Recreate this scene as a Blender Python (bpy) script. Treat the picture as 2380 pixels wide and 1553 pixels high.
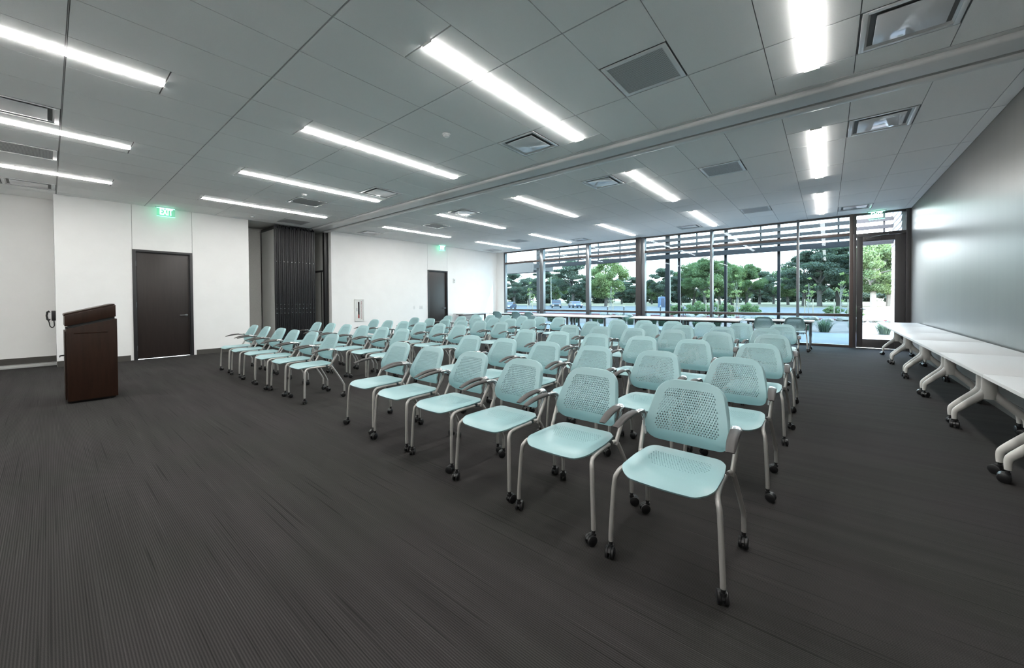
import bpy, bmesh, math, random
from mathutils import Vector, Matrix
random.seed(7)
D = bpy.data
for o in list(D.objects): D.objects.remove(o, do_unlink=True)
SC = bpy.context.scene
COL = SC.collection
PI = math.pi
rad = math.radians

# ------------------------------------------------------------------ camera
H = 3.363            # ceiling height
EYE = 1.266
XW, YW, YR, XB = 12.665, 11.70, -1.53, -2.70    # window wall, door wall, right wall, wall behind
yaw, pitch, roll = rad(38.5717), rad(-0.772), rad(-0.328)
fw = Vector((math.cos(pitch)*math.cos(yaw), math.cos(pitch)*math.sin(yaw), math.sin(pitch)))
rt = Vector((math.sin(yaw), -math.cos(yaw), 0)); up = rt.cross(fw)
r2 = math.cos(roll)*rt + math.sin(roll)*up
u2 = -math.sin(roll)*rt + math.cos(roll)*up
cd = D.cameras.new('camera'); cam = D.objects.new('camera', cd); COL.objects.link(cam)
m3 = Matrix((r2, u2, -fw)).transposed()
cam.matrix_world = Matrix.Translation((0, 0, EYE)) @ m3.to_4x4()
cd.sensor_width = 36.0; cd.sensor_fit = 'HORIZONTAL'
cd.lens = 882.34/2380*36
cd.shift_x = (1190-1219.65)/2380; cd.shift_y = (708.2-776.5)/2380
cd.clip_start = 0.05; cd.clip_end = 1000
SC.camera = cam

# ------------------------------------------------------------------ world, sun, exposure
LAMP = 33.0          # radiance of the ceiling lights
w = D.worlds.new('world'); SC.world = w; w.use_nodes = True
nt = w.node_tree; nt.nodes.clear()
tc = nt.nodes.new('ShaderNodeTexCoord'); sx = nt.nodes.new('ShaderNodeSeparateXYZ')
cr = nt.nodes.new('ShaderNodeValToRGB'); bg = nt.nodes.new('ShaderNodeBackground'); wo = nt.nodes.new('ShaderNodeOutputWorld')
nt.links.new(tc.outputs['Generated'], sx.inputs[0]); nt.links.new(sx.outputs['Z'], cr.inputs[0])
cr.color_ramp.elements[0].position = 0.0; cr.color_ramp.elements[0].color = (0.93, 0.975, 1.0, 1)
cr.color_ramp.elements[1].position = 0.9; cr.color_ramp.elements[1].color = (0.42, 0.66, 1.0, 1)
e = cr.color_ramp.elements.new(0.22); e.color = (0.84, 0.94, 1.0, 1)
nt.links.new(cr.outputs[0], bg.inputs[0]); bg.inputs[1].default_value = 13.0
nt.links.new(bg.outputs[0], wo.inputs[0])
sl = D.lights.new('sun', 'SUN'); sun = D.objects.new('sun', sl); COL.objects.link(sun)
sl.energy = 12.0; sl.angle = rad(1.5); sl.color = (1.0, 0.95, 0.86)
sun.rotation_euler = Vector((-0.30, 0.62, -0.72)).to_track_quat('-Z', 'Y').to_euler()
sun.location = (20, -20, 30)
vs = SC.view_settings
vs.view_transform = 'Standard'; vs.look = 'None'; vs.gamma = 1.0; vs.use_curve_mapping = False
vs.exposure = 0.70

# ------------------------------------------------------------------ materials
MATS = {}
def mat(name, col, rough=0.5, metal=0.0, spec=0.5, coat=0.0, emit=None, es=0.0):
    if name in MATS: return MATS[name]
    m = D.materials.new(name); m.use_nodes = True
    b = m.node_tree.nodes['Principled BSDF']
    b.inputs['Base Color'].default_value = (*col, 1)
    b.inputs['Roughness'].default_value = rough
    b.inputs['Metallic'].default_value = metal
    b.inputs['Specular IOR Level'].default_value = spec
    if coat:
        b.inputs['Coat Weight'].default_value = coat; b.inputs['Coat Roughness'].default_value = 0.08
    if emit:
        b.inputs['Emission Color'].default_value = (*emit, 1); b.inputs['Emission Strength'].default_value = es
    MATS[name] = m
    return m
def N(m, t, **kw):
    n = m.node_tree.nodes.new(t)
    for k, v in kw.items(): setattr(n, k, v)
    return n
def lk(m, a, b): m.node_tree.links.new(a, b)
def P(m): return m.node_tree.nodes['Principled BSDF']
def noisy(name, col, col2, scale, rough=0.6, detail=4, stretch=(1,1,1), bump=0.0, bscale=None, spec=0.4, coat=0, lo=0.35, hi=0.65):
    m = mat(name, col, rough, spec=spec, coat=coat)
    t = N(m, 'ShaderNodeTexCoord'); mp = N(m, 'ShaderNodeMapping'); mp.inputs['Scale'].default_value = stretch
    n = N(m, 'ShaderNodeTexNoise'); n.inputs['Scale'].default_value = scale; n.inputs['Detail'].default_value = detail
    r = N(m, 'ShaderNodeValToRGB'); r.color_ramp.elements[0].color = (*col, 1); r.color_ramp.elements[1].color = (*col2, 1)
    r.color_ramp.elements[0].position = lo; r.color_ramp.elements[1].position = hi
    lk(m, t.outputs['Object'], mp.inputs[0]); lk(m, mp.outputs[0], n.inputs['Vector']); lk(m, n.outputs['Fac'], r.inputs[0])
    lk(m, r.outputs[0], P(m).inputs['Base Color'])
    if bump:
        n2 = N(m, 'ShaderNodeTexNoise'); n2.inputs['Scale'].default_value = bscale or scale*4; n2.inputs['Detail'].default_value = 3
        lk(m, mp.outputs[0], n2.inputs['Vector'])
        b = N(m, 'ShaderNodeBump'); b.inputs['Strength'].default_value = bump; b.inputs['Distance'].default_value = 0.01
        lk(m, n2.outputs['Fac'], b.inputs['Height']); lk(m, b.outputs[0], P(m).inputs['Normal'])
    return m

WALL = noisy('white_wall_paint', (0.81,0.81,0.80), (0.83,0.83,0.82), 3, rough=0.45, bump=0.05, bscale=220, spec=0.35)
GREYWALL = noisy('grey_alcove_lining', (0.62,0.62,0.60), (0.65,0.65,0.63), 3, rough=0.6)  # greyer tone for the alcove surfaces than for the white wall
TILE = noisy('mineral_ceiling_tile', (0.93,0.935,0.925), (0.97,0.975,0.965), 260, rough=0.95, detail=2, bump=0.25, bscale=300, spec=0.1)
GRID = mat('ceiling_grid_metal', (0.13,0.13,0.13), 0.6)
TRACK = mat('white_track_aluminium', (0.66,0.67,0.67), 0.35, spec=0.5)
SLOT = mat('dark_slot', (0.02,0.02,0.02), 0.8)
LENS = mat('light_lens', (1,1,1), 0.5, emit=(1.0,0.98,0.945), es=LAMP)
WHITEM = mat('white_enamel', (0.74,0.75,0.75), 0.25, spec=0.5)
PLAQUE = mat('white_gloss_enamel', (0.74,0.75,0.77), 0.06, spec=0.6)
BASEB = mat('rubber_baseboard', (0.055,0.052,0.046), 0.5)
BRONZE = mat('dark_bronze_aluminium', (0.050,0.046,0.047), 0.35, spec=0.5)
BRONZE2 = mat('brown_aluminium', (0.085,0.062,0.056), 0.4, spec=0.5)
MULL = mat('grey_mullion', (0.16,0.17,0.18), 0.28, metal=0.6)
FRAME = mat('black_door_frame', (0.022,0.022,0.024), 0.4)
STEEL = mat('brushed_steel', (0.55,0.55,0.55), 0.25, metal=1)
BLACKP = mat('black_plastic', (0.012,0.012,0.013), 0.35)
SILVER = mat('silver_frame_paint', (0.46,0.45,0.43), 0.38, metal=0.35, spec=0.5)
CAST = mat('polished_arm_bracket', (0.55,0.55,0.55), 0.22, metal=0.75)
PAD = mat('warm_grey_arm_pad', (0.050,0.046,0.045), 0.55)
PAN = mat('seat_pan_grey', (0.10,0.14,0.15), 0.5)
TEAL = noisy('pale_teal_plastic', (0.295,0.475,0.50), (0.31,0.495,0.52), 2, rough=0.40, spec=0.6)
TOPW = mat('white_laminate', (0.55,0.555,0.56), 0.38, spec=0.35)
EDGEW = mat('pale_edge_band', (0.62,0.62,0.61), 0.4)
LEGW = mat('pale_grey_table_leg', (0.58,0.57,0.54), 0.4)
WOOD = noisy('dark_walnut_veneer', (0.019,0.0082,0.0046), (0.027,0.012,0.0068), 6, rough=0.42, stretch=(6,6,0.6), spec=0.25)
WOODD = noisy('dark_door_veneer', (0.0165,0.0112,0.0098), (0.021,0.0145,0.0127), 5, rough=0.38, stretch=(8,8,0.5), spec=0.5)
PGREY = noisy('partition_fabric', (0.46,0.46,0.44), (0.50,0.50,0.48), 40, rough=0.8)
PBLK = mat('partition_black_trim', (0.008,0.008,0.0095), 0.3, spec=0.5)
RED = mat('extinguisher_red', (0.30,0.02,0.02), 0.3)
REDT = mat('red_lettering', (0.25,0.05,0.05), 0.6)
DARKG = mat('dark_glass', (0.03,0.015,0.015), 0.1)
CAB = mat('cabinet_white', (0.66,0.66,0.64), 0.4)
GREEN_E = mat('exit_letters', (0.4,0.9,0.7), 0.5, emit=(0.45,1.0,0.76), es=3.0)
GREEN_B = mat('exit_edge', (0.3,0.9,0.6), 0.5, emit=(0.14,0.85,0.52), es=5.0)
STONE = mat('pale_ledge', (0.42,0.43,0.42), 0.7)

# right wall: semi-gloss writable covering
RW = noisy('grey_gloss_wallcovering', (0.070,0.067,0.062), (0.080,0.077,0.071), 1.5, rough=0.30, spec=0.9, stretch=(6,6,0.3))
P(RW).inputs['Roughness'].default_value = 0.5; P(RW).inputs['Specular IOR Level'].default_value = 0.4
P(RW).inputs['Coat Weight'].default_value = 0.45; P(RW).inputs['Coat Roughness'].default_value = 0.30

# glass: thin tinted panes
def glass(name, tint, gl=0.07):
    m = D.materials.new(name); m.use_nodes = True; t = m.node_tree; t.nodes.clear()
    tr = t.nodes.new('ShaderNodeBsdfTransparent'); tr.inputs[0].default_value = (*tint, 1)
    g = t.nodes.new('ShaderNodeBsdfGlossy'); g.inputs['Roughness'].default_value = 0.02; g.inputs[0].default_value = (0.9,0.95,1,1)
    mx = t.nodes.new('ShaderNodeMixShader'); mx.inputs[0].default_value = gl
    o = t.nodes.new('ShaderNodeOutputMaterial')
    t.links.new(tr.outputs[0], mx.inputs[1]); t.links.new(g.outputs[0], mx.inputs[2]); t.links.new(mx.outputs[0], o.inputs[0])
    return m
GLASS = glass('tinted_window_glass', (0.53,0.605,0.62), 0.010)
GLASSC = glass('clear_door_glass', (0.97,0.98,0.98), 0.02)
ACRYL = glass('clear_acrylic', (0.80,0.97,0.90), 0.06)

# carpet: dark warm grey with ribbing and broken streaks along Y
CARPET = mat('ribbed_carpet', (0.07,0.066,0.066), 0.95, spec=0.1)
def carpet(m):
    t = N(m, 'ShaderNodeTexCoord')
    def streak(sx_, sy_, seed):
        mp = N(m, 'ShaderNodeMapping'); mp.inputs['Scale'].default_value = (sx_, sy_, 1); mp.inputs['Location'].default_value = (seed, seed*1.7, 0)
        n = N(m, 'ShaderNodeTexNoise'); n.inputs['Scale'].default_value = 1.0; n.inputs['Detail'].default_value = 1.0
        lk(m, t.outputs['Object'], mp.inputs[0]); lk(m, mp.outputs[0], n.inputs['Vector']); return n.outputs['Fac']
    def ramp(src, a, b, c0, c1):
        r = N(m, 'ShaderNodeMapRange'); r.inputs[1].default_value = a; r.inputs[2].default_value = b
        r.inputs[3].default_value = c0; r.inputs[4].default_value = c1; lk(m, src, r.inputs[0]); return r.outputs[0]
    def mul(a, b):
        n = N(m, 'ShaderNodeMath', operation='MULTIPLY')
        for i, v in enumerate((a, b)):
            if isinstance(v, (int, float)): n.inputs[i].default_value = v
            else: lk(m, v, n.inputs[i])
        return n.outputs[0]
    s = t.outputs['Object']
    sep = N(m, 'ShaderNodeSeparateXYZ'); lk(m, s, sep.inputs[0])
    sn = N(m, 'ShaderNodeMath', operation='SINE'); lk(m, mul(sep.outputs[0], 2*PI/0.0085), sn.inputs[0])
    rib = ramp(sn.outputs[0], -1, 1, 0.66, 1.20)
    dark = ramp(streak(110, 0.9, 3.1), 0.29, 0.35, 0.60, 1.0)
    lite = ramp(streak(130, 1.1, 9.4), 0.66, 0.72, 1.0, 1.30)
    soft = ramp(streak(9, 0.7, 5.0), 0.3, 0.7, 0.88, 1.12)
    pile = N(m, 'ShaderNodeTexNoise'); pile.inputs['Scale'].default_value = 420; pile.inputs['Detail'].default_value = 2
    lk(m, s, pile.inputs['Vector'])
    pl = ramp(pile.outputs['Fac'], 0.3, 0.7, 0.72, 1.28)
    v = mul(mul(mul(mul(rib, dark), lite), soft), pl)
    bn = N(m, 'ShaderNodeTexNoise'); bn.inputs['Scale'].default_value = 1.1; bn.inputs['Detail'].default_value = 1; lk(m, s, bn.inputs['Vector'])
    mixc = N(m, 'ShaderNodeMix', data_type='RGBA'); mixc.inputs['A'].default_value = (0.037,0.0345,0.0345,1); mixc.inputs['B'].default_value = (0.0353,0.0345,0.033,1)
    lk(m, ramp(bn.outputs['Fac'], 0.4, 0.6, 0, 1), mixc.inputs['Factor'])
    vm = N(m, 'ShaderNodeVectorMath', operation='SCALE'); lk(m, mixc.outputs['Result'], vm.inputs[0]); lk(m, v, vm.inputs['Scale'])
    lk(m, vm.outputs[0], P(m).inputs['Base Color'])
    b = N(m, 'ShaderNodeBump'); b.inputs['Strength'].default_value = 0.25; b.inputs['Distance'].default_value = 0.004
    lk(m, v, b.inputs['Height']); lk(m, b.outputs[0], P(m).inputs['Normal'])
carpet(CARPET)

# perforated return grille
PERF = mat('perforated_grille', (0.42,0.42,0.42), 0.6)
def perf(m):
    t = N(m, 'ShaderNodeTexCoord'); v = N(m, 'ShaderNodeTexVoronoi'); v.inputs['Scale'].default_value = 95; v.inputs['Randomness'].default_value = 0.0
    r = N(m, 'ShaderNodeValToRGB'); r.color_ramp.interpolation = 'CONSTANT'
    r.color_ramp.elements[0].color = (0.12,0.12,0.12,1); r.color_ramp.elements[1].color = (0.62,0.62,0.62,1); r.color_ramp.elements[1].position = 0.36
    lk(m, t.outputs['Object'], v.inputs['Vector']); lk(m, v.outputs['Distance'], r.inputs[0]); lk(m, r.outputs[0], P(m).inputs['Base Color'])
perf(PERF)

# outdoors
CONC = noisy('concrete_walk', (0.060,0.070,0.082), (0.074,0.084,0.096), 1.2, rough=0.9)
ASPH = noisy('asphalt', (0.034,0.038,0.042), (0.046,0.050,0.055), 0.4, rough=0.9)
LAWN = noisy('lawn', (0.060,0.064,0.030), (0.125,0.100,0.052), 0.05, rough=0.95, stretch=(1,0.25,1))
MULCH = noisy('planting_bed', (0.045,0.036,0.034), (0.07,0.055,0.05), 1.2, rough=0.95)
CURBR = noisy('red_curb_paint', (0.10,0.03,0.034), (0.13,0.04,0.04), 1.0, rough=0.7)
SHADE = mat('brown_sunshade_paint', (0.050,0.039,0.037), 0.6)
SIDING = mat('white_lap_siding', (0.45,0.47,0.49), 0.6)
ROOFM = mat('grey_canopy_metal', (0.035,0.033,0.034), 0.6)
ROCK = mat('pale_rock', (0.11,0.105,0.09), 0.8)
BARK = noisy('bark', (0.05,0.045,0.04), (0.08,0.07,0.062), 4, rough=0.9)
BARKP = noisy('pale_bark', (0.16,0.15,0.135), (0.2,0.19,0.17), 4, rough=0.9)
def leaf(name, a, b):
    m = noisy(name, a, b, 0.35, rough=0.7, detail=3, spec=0.2)
    t = m.node_tree; o = t.nodes['Material Output']; tl = t.nodes.new('ShaderNodeBsdfTranslucent'); tl.inputs[0].default_value = (b[0]*1.1, b[1]*1.2, b[2]*0.8, 1)
    mx = t.nodes.new('ShaderNodeMixShader'); mx.inputs[0].default_value = 0.35
    t.links.new(P(m).outputs[0], mx.inputs[1]); t.links.new(tl.outputs[0], mx.inputs[2]); t.links.new(mx.outputs[0], o.inputs[0])
    return m
LEAF1 = leaf('dark_oak_leaves', (0.046,0.064,0.054), (0.092,0.118,0.092))
LEAF2 = leaf('mid_green_leaves', (0.0630,0.0990,0.0510), (0.1275,0.1770,0.0870))
LEAF3 = leaf('light_green_leaves', (0.1015,0.1421,0.0609), (0.1812,0.2248,0.1015))
GRASS = leaf('ornamental_grass_blades', (0.035,0.056,0.046), (0.085,0.12,0.10))
CARB = mat('dark_car_paint', (0.010,0.011,0.013), 0.4, coat=0.15); CARU = mat('blue_car_paint', (0.012,0.022,0.05), 0.4, coat=0.15)
TYRE = mat('tyre_rubber', (0.02,0.02,0.02), 0.8); LAMPW = mat('headlamp', (0.9,0.9,0.9), 0.1)
BLUEB = mat('blue_booth_plastic', (0.05,0.09,0.17), 0.5)
BOLL = mat('dark_bollard', (0.03,0.03,0.035), 0.5); POLEW = mat('pale_pole', (0.30,0.30,0.27), 0.5)
WOODST = mat('stake_wood', (0.22,0.19,0.14), 0.8)

# ------------------------------------------------------------------ mesh helpers
class MB:
    def __init__(s): s.v = []; s.f = []
    def add(s, vs, fs):
        b = len(s.v); s.v += [tuple(p) for p in vs]; s.f += [tuple(i+b for i in f) for f in fs]; return s
    def box(s, x0, x1, y0, y1, z0, z1):
        vs = [(x,y,z) for z in (z0,z1) for y in (y0,y1) for x in (x0,x1)]
        return s.add(vs, [(0,2,3,1),(4,5,7,6),(0,1,5,4),(2,6,7,3),(0,4,6,2),(1,3,7,5)])
    def tube(s, pts, r, n=10, flat=None, cap=True):
        pts = [Vector(p) for p in pts]; k = len(pts)
        rs = r if isinstance(r, (list, tuple)) else [r]*k
        t0 = (pts[1]-pts[0]).normalized()
        ref = Vector((0,0,1)) if abs(t0.z) < 0.9 else Vector((0,1,0)) if flat is None else Vector((0,1,0))
        rings = []; side = None
        for i, p in enumerate(pts):
            t = (pts[min(i+1,k-1)]-pts[max(i-1,0)]).normalized()
            if side is None: side = t.cross(ref).normalized()
            else: side = (side - t*side.dot(t)).normalized()
            u = side.cross(t)
            ra = rs[i] if isinstance(rs[i], tuple) else (rs[i], rs[i])
            rings.append([p + side*(ra[0]*math.cos(2*PI*j/n)) + u*(ra[1]*math.sin(2*PI*j/n)) for j in range(n)])
        vs = [q for rg in rings for q in rg]; fs = []
        for i in range(k-1):
            for j in range(n):
                a = i*n+j; b = i*n+(j+1) % n
                fs.append((a, b, b+n, a+n))
        if cap: fs += [tuple(range(n))[::-1], tuple(range((k-1)*n, k*n))]
        return s.add(vs, fs)
    def cyl(s, c, ax, r, h, n=16, r2_=None):
        c = Vector(c); ax = Vector(ax).normalized()
        return s.tube([c-ax*h/2, c+ax*h/2], [r, r if r2_ is None else r2_], n)
    def prism(s, pts, a, b, axis='y'):
        # pts in the plane normal to axis
        n = len(pts)
        def mk(p, t): return {'y': (p[0], t, p[1]), 'x': (t, p[0], p[1]), 'z': (p[0], p[1], t)}[axis]
        vs = [mk(p, a) for p in pts] + [mk(p, b) for p in pts]
        fs = [tuple(range(n))[::-1], tuple(range(n, 2*n))] + [(i, (i+1) % n, n+(i+1) % n, n+i) for i in range(n)]
        return s.add(vs, fs)
    def mesh(s, name, m, smooth=False, bevel=0, ang=40):
        me = D.meshes.new(name); me.from_pydata(s.v, [], s.f)
        bm = bmesh.new(); bm.from_mesh(me)
        bmesh.ops.recalc_face_normals(bm, faces=bm.faces)
        if bevel:
            es = [e for e in bm.edges if len(e.link_faces) == 2 and e.calc_face_angle(0) > 0.6]
            bmesh.ops.bevel(bm, geom=es, offset=bevel, segments=2, profile=0.6, affect='EDGES', clamp_overlap=True)
        bm.to_mesh(me); bm.free()
        if smooth or bevel:
            me.polygons.foreach_set('use_smooth', [True]*len(me.polygons)); me.set_sharp_from_angle(angle=rad(ang))
        me.materials.append(m); return me
    def build(s, name, m, parent=None, smooth=False, bevel=0, ang=40):
        return obj(name, s.mesh(name, m, smooth, bevel, ang), parent)

def smooth_path(pts, n=4):
    out = []; pts = [Vector(p) for p in pts]
    for i in range(len(pts)-1):
        p0, p1, p2, p3 = pts[max(i-1,0)], pts[i], pts[i+1], pts[min(i+2, len(pts)-1)]
        for k in range(n):
            t = k/n; out.append(.5*((2*p1)+(p2-p0)*t+(2*p0-5*p1+4*p2-p3)*t*t+(3*p1-p0-3*p2+p3)*t**3))
    out.append(pts[-1]); return out
def obj(name, me, parent=None, loc=(0,0,0), rz=0):
    o = D.objects.new(name, me); COL.objects.link(o); o.parent = parent
    o.location = loc; o.rotation_euler = (0, 0, rz); return o
def tag(o, label=None, cat=None, group=None, kind=None):
    if label: o['label'] = label
    if cat: o['category'] = cat
    if group: o['group'] = group
    if kind: o['kind'] = kind
    return o
def thing(name, label, cat, loc=(0,0,0), rz=0, group=None):
    return tag(obj(name, None, None, loc, rz), label, cat, group)
def struct(o): o['kind'] = 'structure'; return o
def sempty(name, loc=(0,0,0)): return struct(obj(name, None, None, loc))
def copy_tree(o, parent=None):
    c = o.copy(); COL.objects.link(c); c.parent = parent
    for ch in o.children: copy_tree(ch, c)
    return c
def box_struct(name, m, *b, bevel=0):
    return struct(MB().box(*b).build(name, m, bevel=bevel))

def text_mesh(s, size, m, name, extrude=0.002, align='CENTER', bold=0.0):
    c = D.curves.new(name, 'FONT'); c.body = s; c.size = size; c.extrude = extrude; c.align_x = align; c.align_y = 'CENTER'
    c.space_character = 1.05; c.offset = bold
    t = D.objects.new(name, c); COL.objects.link(t)
    me = D.meshes.new_from_object(t.evaluated_get(bpy.context.evaluated_depsgraph_get()))
    D.objects.remove(t); D.curves.remove(c)
    me.name = name; me.materials.clear(); me.materials.append(m)
    return me

# ------------------------------------------------------------------ room shell
struct(MB().box(XB, XW+0.05, YR, 13.3, -0.12, 0.0).build('floor', CARPET))
AX0, AX1, AY1 = 3.24, 5.325, 12.95          # partition alcove
RX, RY = 0.085, 12.42                         # recess at the left
wl = sempty('wall_left')
def wpart(n, *b, m=WALL, par=None, bevel=0): return MB().box(*b).build(n, m, par, bevel=bevel)
D1 = (1.135, 2.125, 2.40); D2 = (8.85, 9.80, 2.40)
# door wall, with reveal joints above the doors
for x0, x1, z0 in ((RX, D1[0]-.003, 0), (D1[0]+.003, D1[1]-.003, D1[2]), (D1[1]+.003, AX0, 0),
                   (AX1, D2[0]-.003, 0), (D2[0]+.003, D2[1]-.003, D2[2]), (D2[1]+.003, XW, 0)):
    wpart('wall_panel', x0, x1, YW, YW+0.15, z0, H, par=wl)
wpart('reveal_backing', RX+.02, AX0-.02, YW+.02, YW+.14, D1[2]+.01, H-.01, m=GRID, par=wl)
wpart('reveal_backing', AX1+.02, XW-.02, YW+.02, YW+.14, D2[2]+.01, H-.01, m=GRID, par=wl)
wpart('recess_side', RX, RX+.12, YW+.15, RY, 0, H, par=wl)
wpart('recess_back', XB, RX+.12, RY, RY+.12, 0, H, par=wl)
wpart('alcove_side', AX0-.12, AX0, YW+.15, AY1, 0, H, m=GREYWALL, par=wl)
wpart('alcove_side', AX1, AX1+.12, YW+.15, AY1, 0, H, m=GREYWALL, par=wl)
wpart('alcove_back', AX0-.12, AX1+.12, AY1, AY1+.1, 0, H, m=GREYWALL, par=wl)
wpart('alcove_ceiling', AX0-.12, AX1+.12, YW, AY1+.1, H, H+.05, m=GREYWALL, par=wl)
struct(MB().box(XB-.12, XW+.4, YR-.15, YR, 0, H+.02).build('wall_right', RW))
struct(MB().box(XB-.12, XB, YR, RY+.12, 0, H+.02).build('wall_back', WALL))
box_struct('wall_corner', WALL, XW-.02, XW+.15, 11.26, YW+.15, 0, H)
BH = 0.115
bl = sempty('baseboard_left')
for x0, x1 in ((RX, D1[0]-.05), (D1[1]+.05, AX0), (AX1, D2[0]-.05), (D2[1]+.05, XW-.02)):
    MB().box(x0, x1, YW-.012, YW, 0, BH).build('baseboard_strip', BASEB, bl)
MB().box(XB, RX, RY-.012, RY, .05, .17).build('baseboard_strip', BASEB, bl)
MB().box(XB, RX, RY-.30, RY-.005, 0, .045).build('recess_ledge', STONE, bl, bevel=.006)
br = sempty('baseboard_right'); MB().box(XB, XW, YR, YR+.014, 0, .15).build('baseboard_strip', BASEB, br)

# ------------------------------------------------------------------ ceiling: grid, tiles, track, lights, vents
ceil = struct(MB().box(XB, XW+.2, YR-.1, RY+.1, H+.014, H+.06).build('ceiling', GRID))
X0, Y0, XP, TX, TY = 0.1183, 2.8642, 5.3355, 1.2192, 0.6096
LROWS = [-4.5, -0.5, 3.5, 7.5, 11.5]
lights = []; sup = []; ret = []
front = {'x': lambda i: X0+TX*i, 'lim': (XB, 4.735)}
far = {'x': lambda i: XP+TX*i, 'lim': (5.375, XW-.03)}
LF = [(-1.5, 0.5), (1.5, 3.5)]; LFAR = [(0.5, 2.5), (3.5, 5.5)]
SUPF = [(i, j) for i in (3, -0.5) for j in (-6, 0, 6, 13)]; RETF = [(2.5, -3), (2.5, 9), (3, 13), (-0.5, 9)]
SUPF = [s_ for s_ in SUPF if s_ not in ((3, 13),)]
SUPB = [(i, j) for i in (0.5, 5) for j in (-6, 0, 6, 13)]; RETB = [(i, j) for i in (1, 4) for j in (-3, 9)]
TM = {}
def tile(x0, x1, y0, y1):
    gx, gy = .0065, .0032
    a, b, c, d = x0+gx, x1-gx, y0+gy, y1-gy
    if b-a < .03 or d-c < .02: return
    k = (round(b-a, 3), round(d-c, 3))
    if k not in TM:
        TM[k] = MB().box(-(b-a)/2, (b-a)/2, -(d-c)/2, (d-c)/2, 0, .013).mesh('tile', TILE)
    obj('tile', TM[k], ceil, ((a+b)/2, (c+d)/2, H))
LW = 0.116
for zone, banks, sups, rets in ((front, LF, SUPF, RETF), (far, LFAR, SUPB, RETB)):
    X = zone['x']; l0, l1 = zone['lim']
    for j in range(-8, 15):
        y0, y1 = max(Y0+TY*j, YR), min(Y0+TY*(j+1), YW)
        if y1-y0 < .02: continue
        br_ = {l0, l1}
        for i in range(-4, 8):
            if l0 < X(i) < l1: br_.add(X(i))
        vents = [v for v in sups+rets if v[1] == j]
        islight = (j+0.5) in LROWS
        for v in vents: br_ |= {X(v[0]), X(v[0]+.5)}
        bk = banks
        if islight:
            for a, b in bk: br_ |= {X(a), X(b)}
        bs = sorted(x for x in br_ if l0-1e-6 <= x <= l1+1e-6)
        bs2 = [bs[0]]
        for x in bs[1:]:
            if x-bs2[-1] > .02: bs2.append(x)
        bs = bs2
        for a, b in zip(bs, bs[1:]):
            mid = (a+b)/2
            if any(X(v[0]) < mid < X(v[0]+.5) for v in vents): continue
            if islight and any(X(p) < mid < X(q) for p, q in bk):
                yc = (Y0+TY*(j+.5))
                tile(a, b, y0, yc-LW/2+.004); tile(a, b, yc+LW/2-.004, y1)
            else: tile(a, b, y0, y1)
    for r in LROWS:
        for a, b in banks: lights.append((X(max(a, -2.1)), X(b), Y0+TY*r, zone is far, a))
    for v in sups: sup.append((X(v[0]+.25), Y0+TY*(v[1]+.5)))
    for v in rets: ret.append((X(v[0]+.25), Y0+TY*(v[1]+.5)))
MB().box(XB, RX, YW+.003, RY, H, H+.013).build('tile', TILE, ceil)
TEE = mat('ceiling_tee_metal', (0.50,0.50,0.49), 0.5)
for zone, rng in ((front, range(-2, 4)), (far, range(1, 6))):
    for i in rng: MB().box(zone['x'](i)-.0028, zone['x'](i)+.0028, YR+.003, YW-.003, H+.003, H+.013).build('grid_tee', TEE, ceil)
# perimeter trim at the window
tr = sempty('trim_1'); MB().box(XW-.028, XW-.004, YR, YW, H-.004, H+.02).build('window_edge_trim', WHITEM, tr)

nth = ['first', 'second', 'third', 'fourth', 'fifth', 'sixth', 'seventh', 'eighth', 'ninth', 'tenth']
def cap(n): return nth[n]
rowname = {-4.5: 'nearest the side tables', -0.5: 'second from the side tables', 3.5: 'in the middle row', 7.5: 'second from the door wall', 11.5: 'nearest the door wall'}
for x0, x1, y, isfar, a in lights:
    r = min(LROWS, key=lambda q: abs(Y0+TY*q-y))
    bank = ('beside the window' if a > 3 else 'just beyond the track') if isfar else ('just before the track' if a > 1 else 'at the room front')
    t = thing('ceiling_light', 'long white linear ceiling light %s, %s' % (bank, rowname[r]), 'ceiling light', ((x0+x1)/2, y, H), 0, 'recessed linear ceiling lights')
    L = (x1-x0)/2-.006
    MB().box(-L, L, -LW/2+.006, LW/2-.006, -.0145, .01).build('lens', LENS, t)
    h = MB()
    h.box(-L-.004, L+.004, -LW/2, -LW/2+.005, -.002, .012); h.box(-L-.004, L+.004, LW/2-.005, LW/2, -.002, .012)
    h.box(-L-.004, -L, -LW/2, LW/2, -.016, .012); h.box(L, L+.004, -LW/2, LW/2, -.016, .012)
    h.build('housing', WHITEM, t)

def vent_label(x, y, what):
    if x < 1: bx = 'at the room front'
    elif x < 4.7: bx = 'before the track'
    elif x < 9: bx = 'just beyond the track'
    else: bx = 'close to the windows'
    if y < 0: by = 'beside the grey wall'
    elif y < 2: by = 'over the right chair block'
    elif y < 4: by = 'near the centre aisle'
    elif y < 7.5: by = 'over the left chair block'
    elif y < 9.5: by = 'over the left block back'
    else: by = 'along the door wall'
    return '%s %s, %s' % (what, bx, by)
s_ = TY/2-.012
fr = MB()
for a, b, c, d in ((-s_, s_, -s_, -s_+.035), (-s_, s_, s_-.035, s_), (-s_, -s_+.035, -s_+.035, s_-.035), (s_-.035, s_, -s_+.035, s_-.035)): fr.box(a, b, c, d, -.004, .006)
SFR = fr.mesh('frame', WHITEM, bevel=.0015)
cone = MB(); q0, q1 = s_-.035, s_-.09
for k in range(4):
    c, s2 = math.cos(k*PI/2), math.sin(k*PI/2)
    pts = [(-q0, -q0, .0), (q0, -q0, .0), (q1, -q1, .05), (-q1, -q1, .05)]
    cone.add([(c*x-s2*y, s2*x+c*y, z) for x, y, z in pts], [(0, 1, 2, 3)])
SCONE = cone.mesh('cone', WHITEM)
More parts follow.
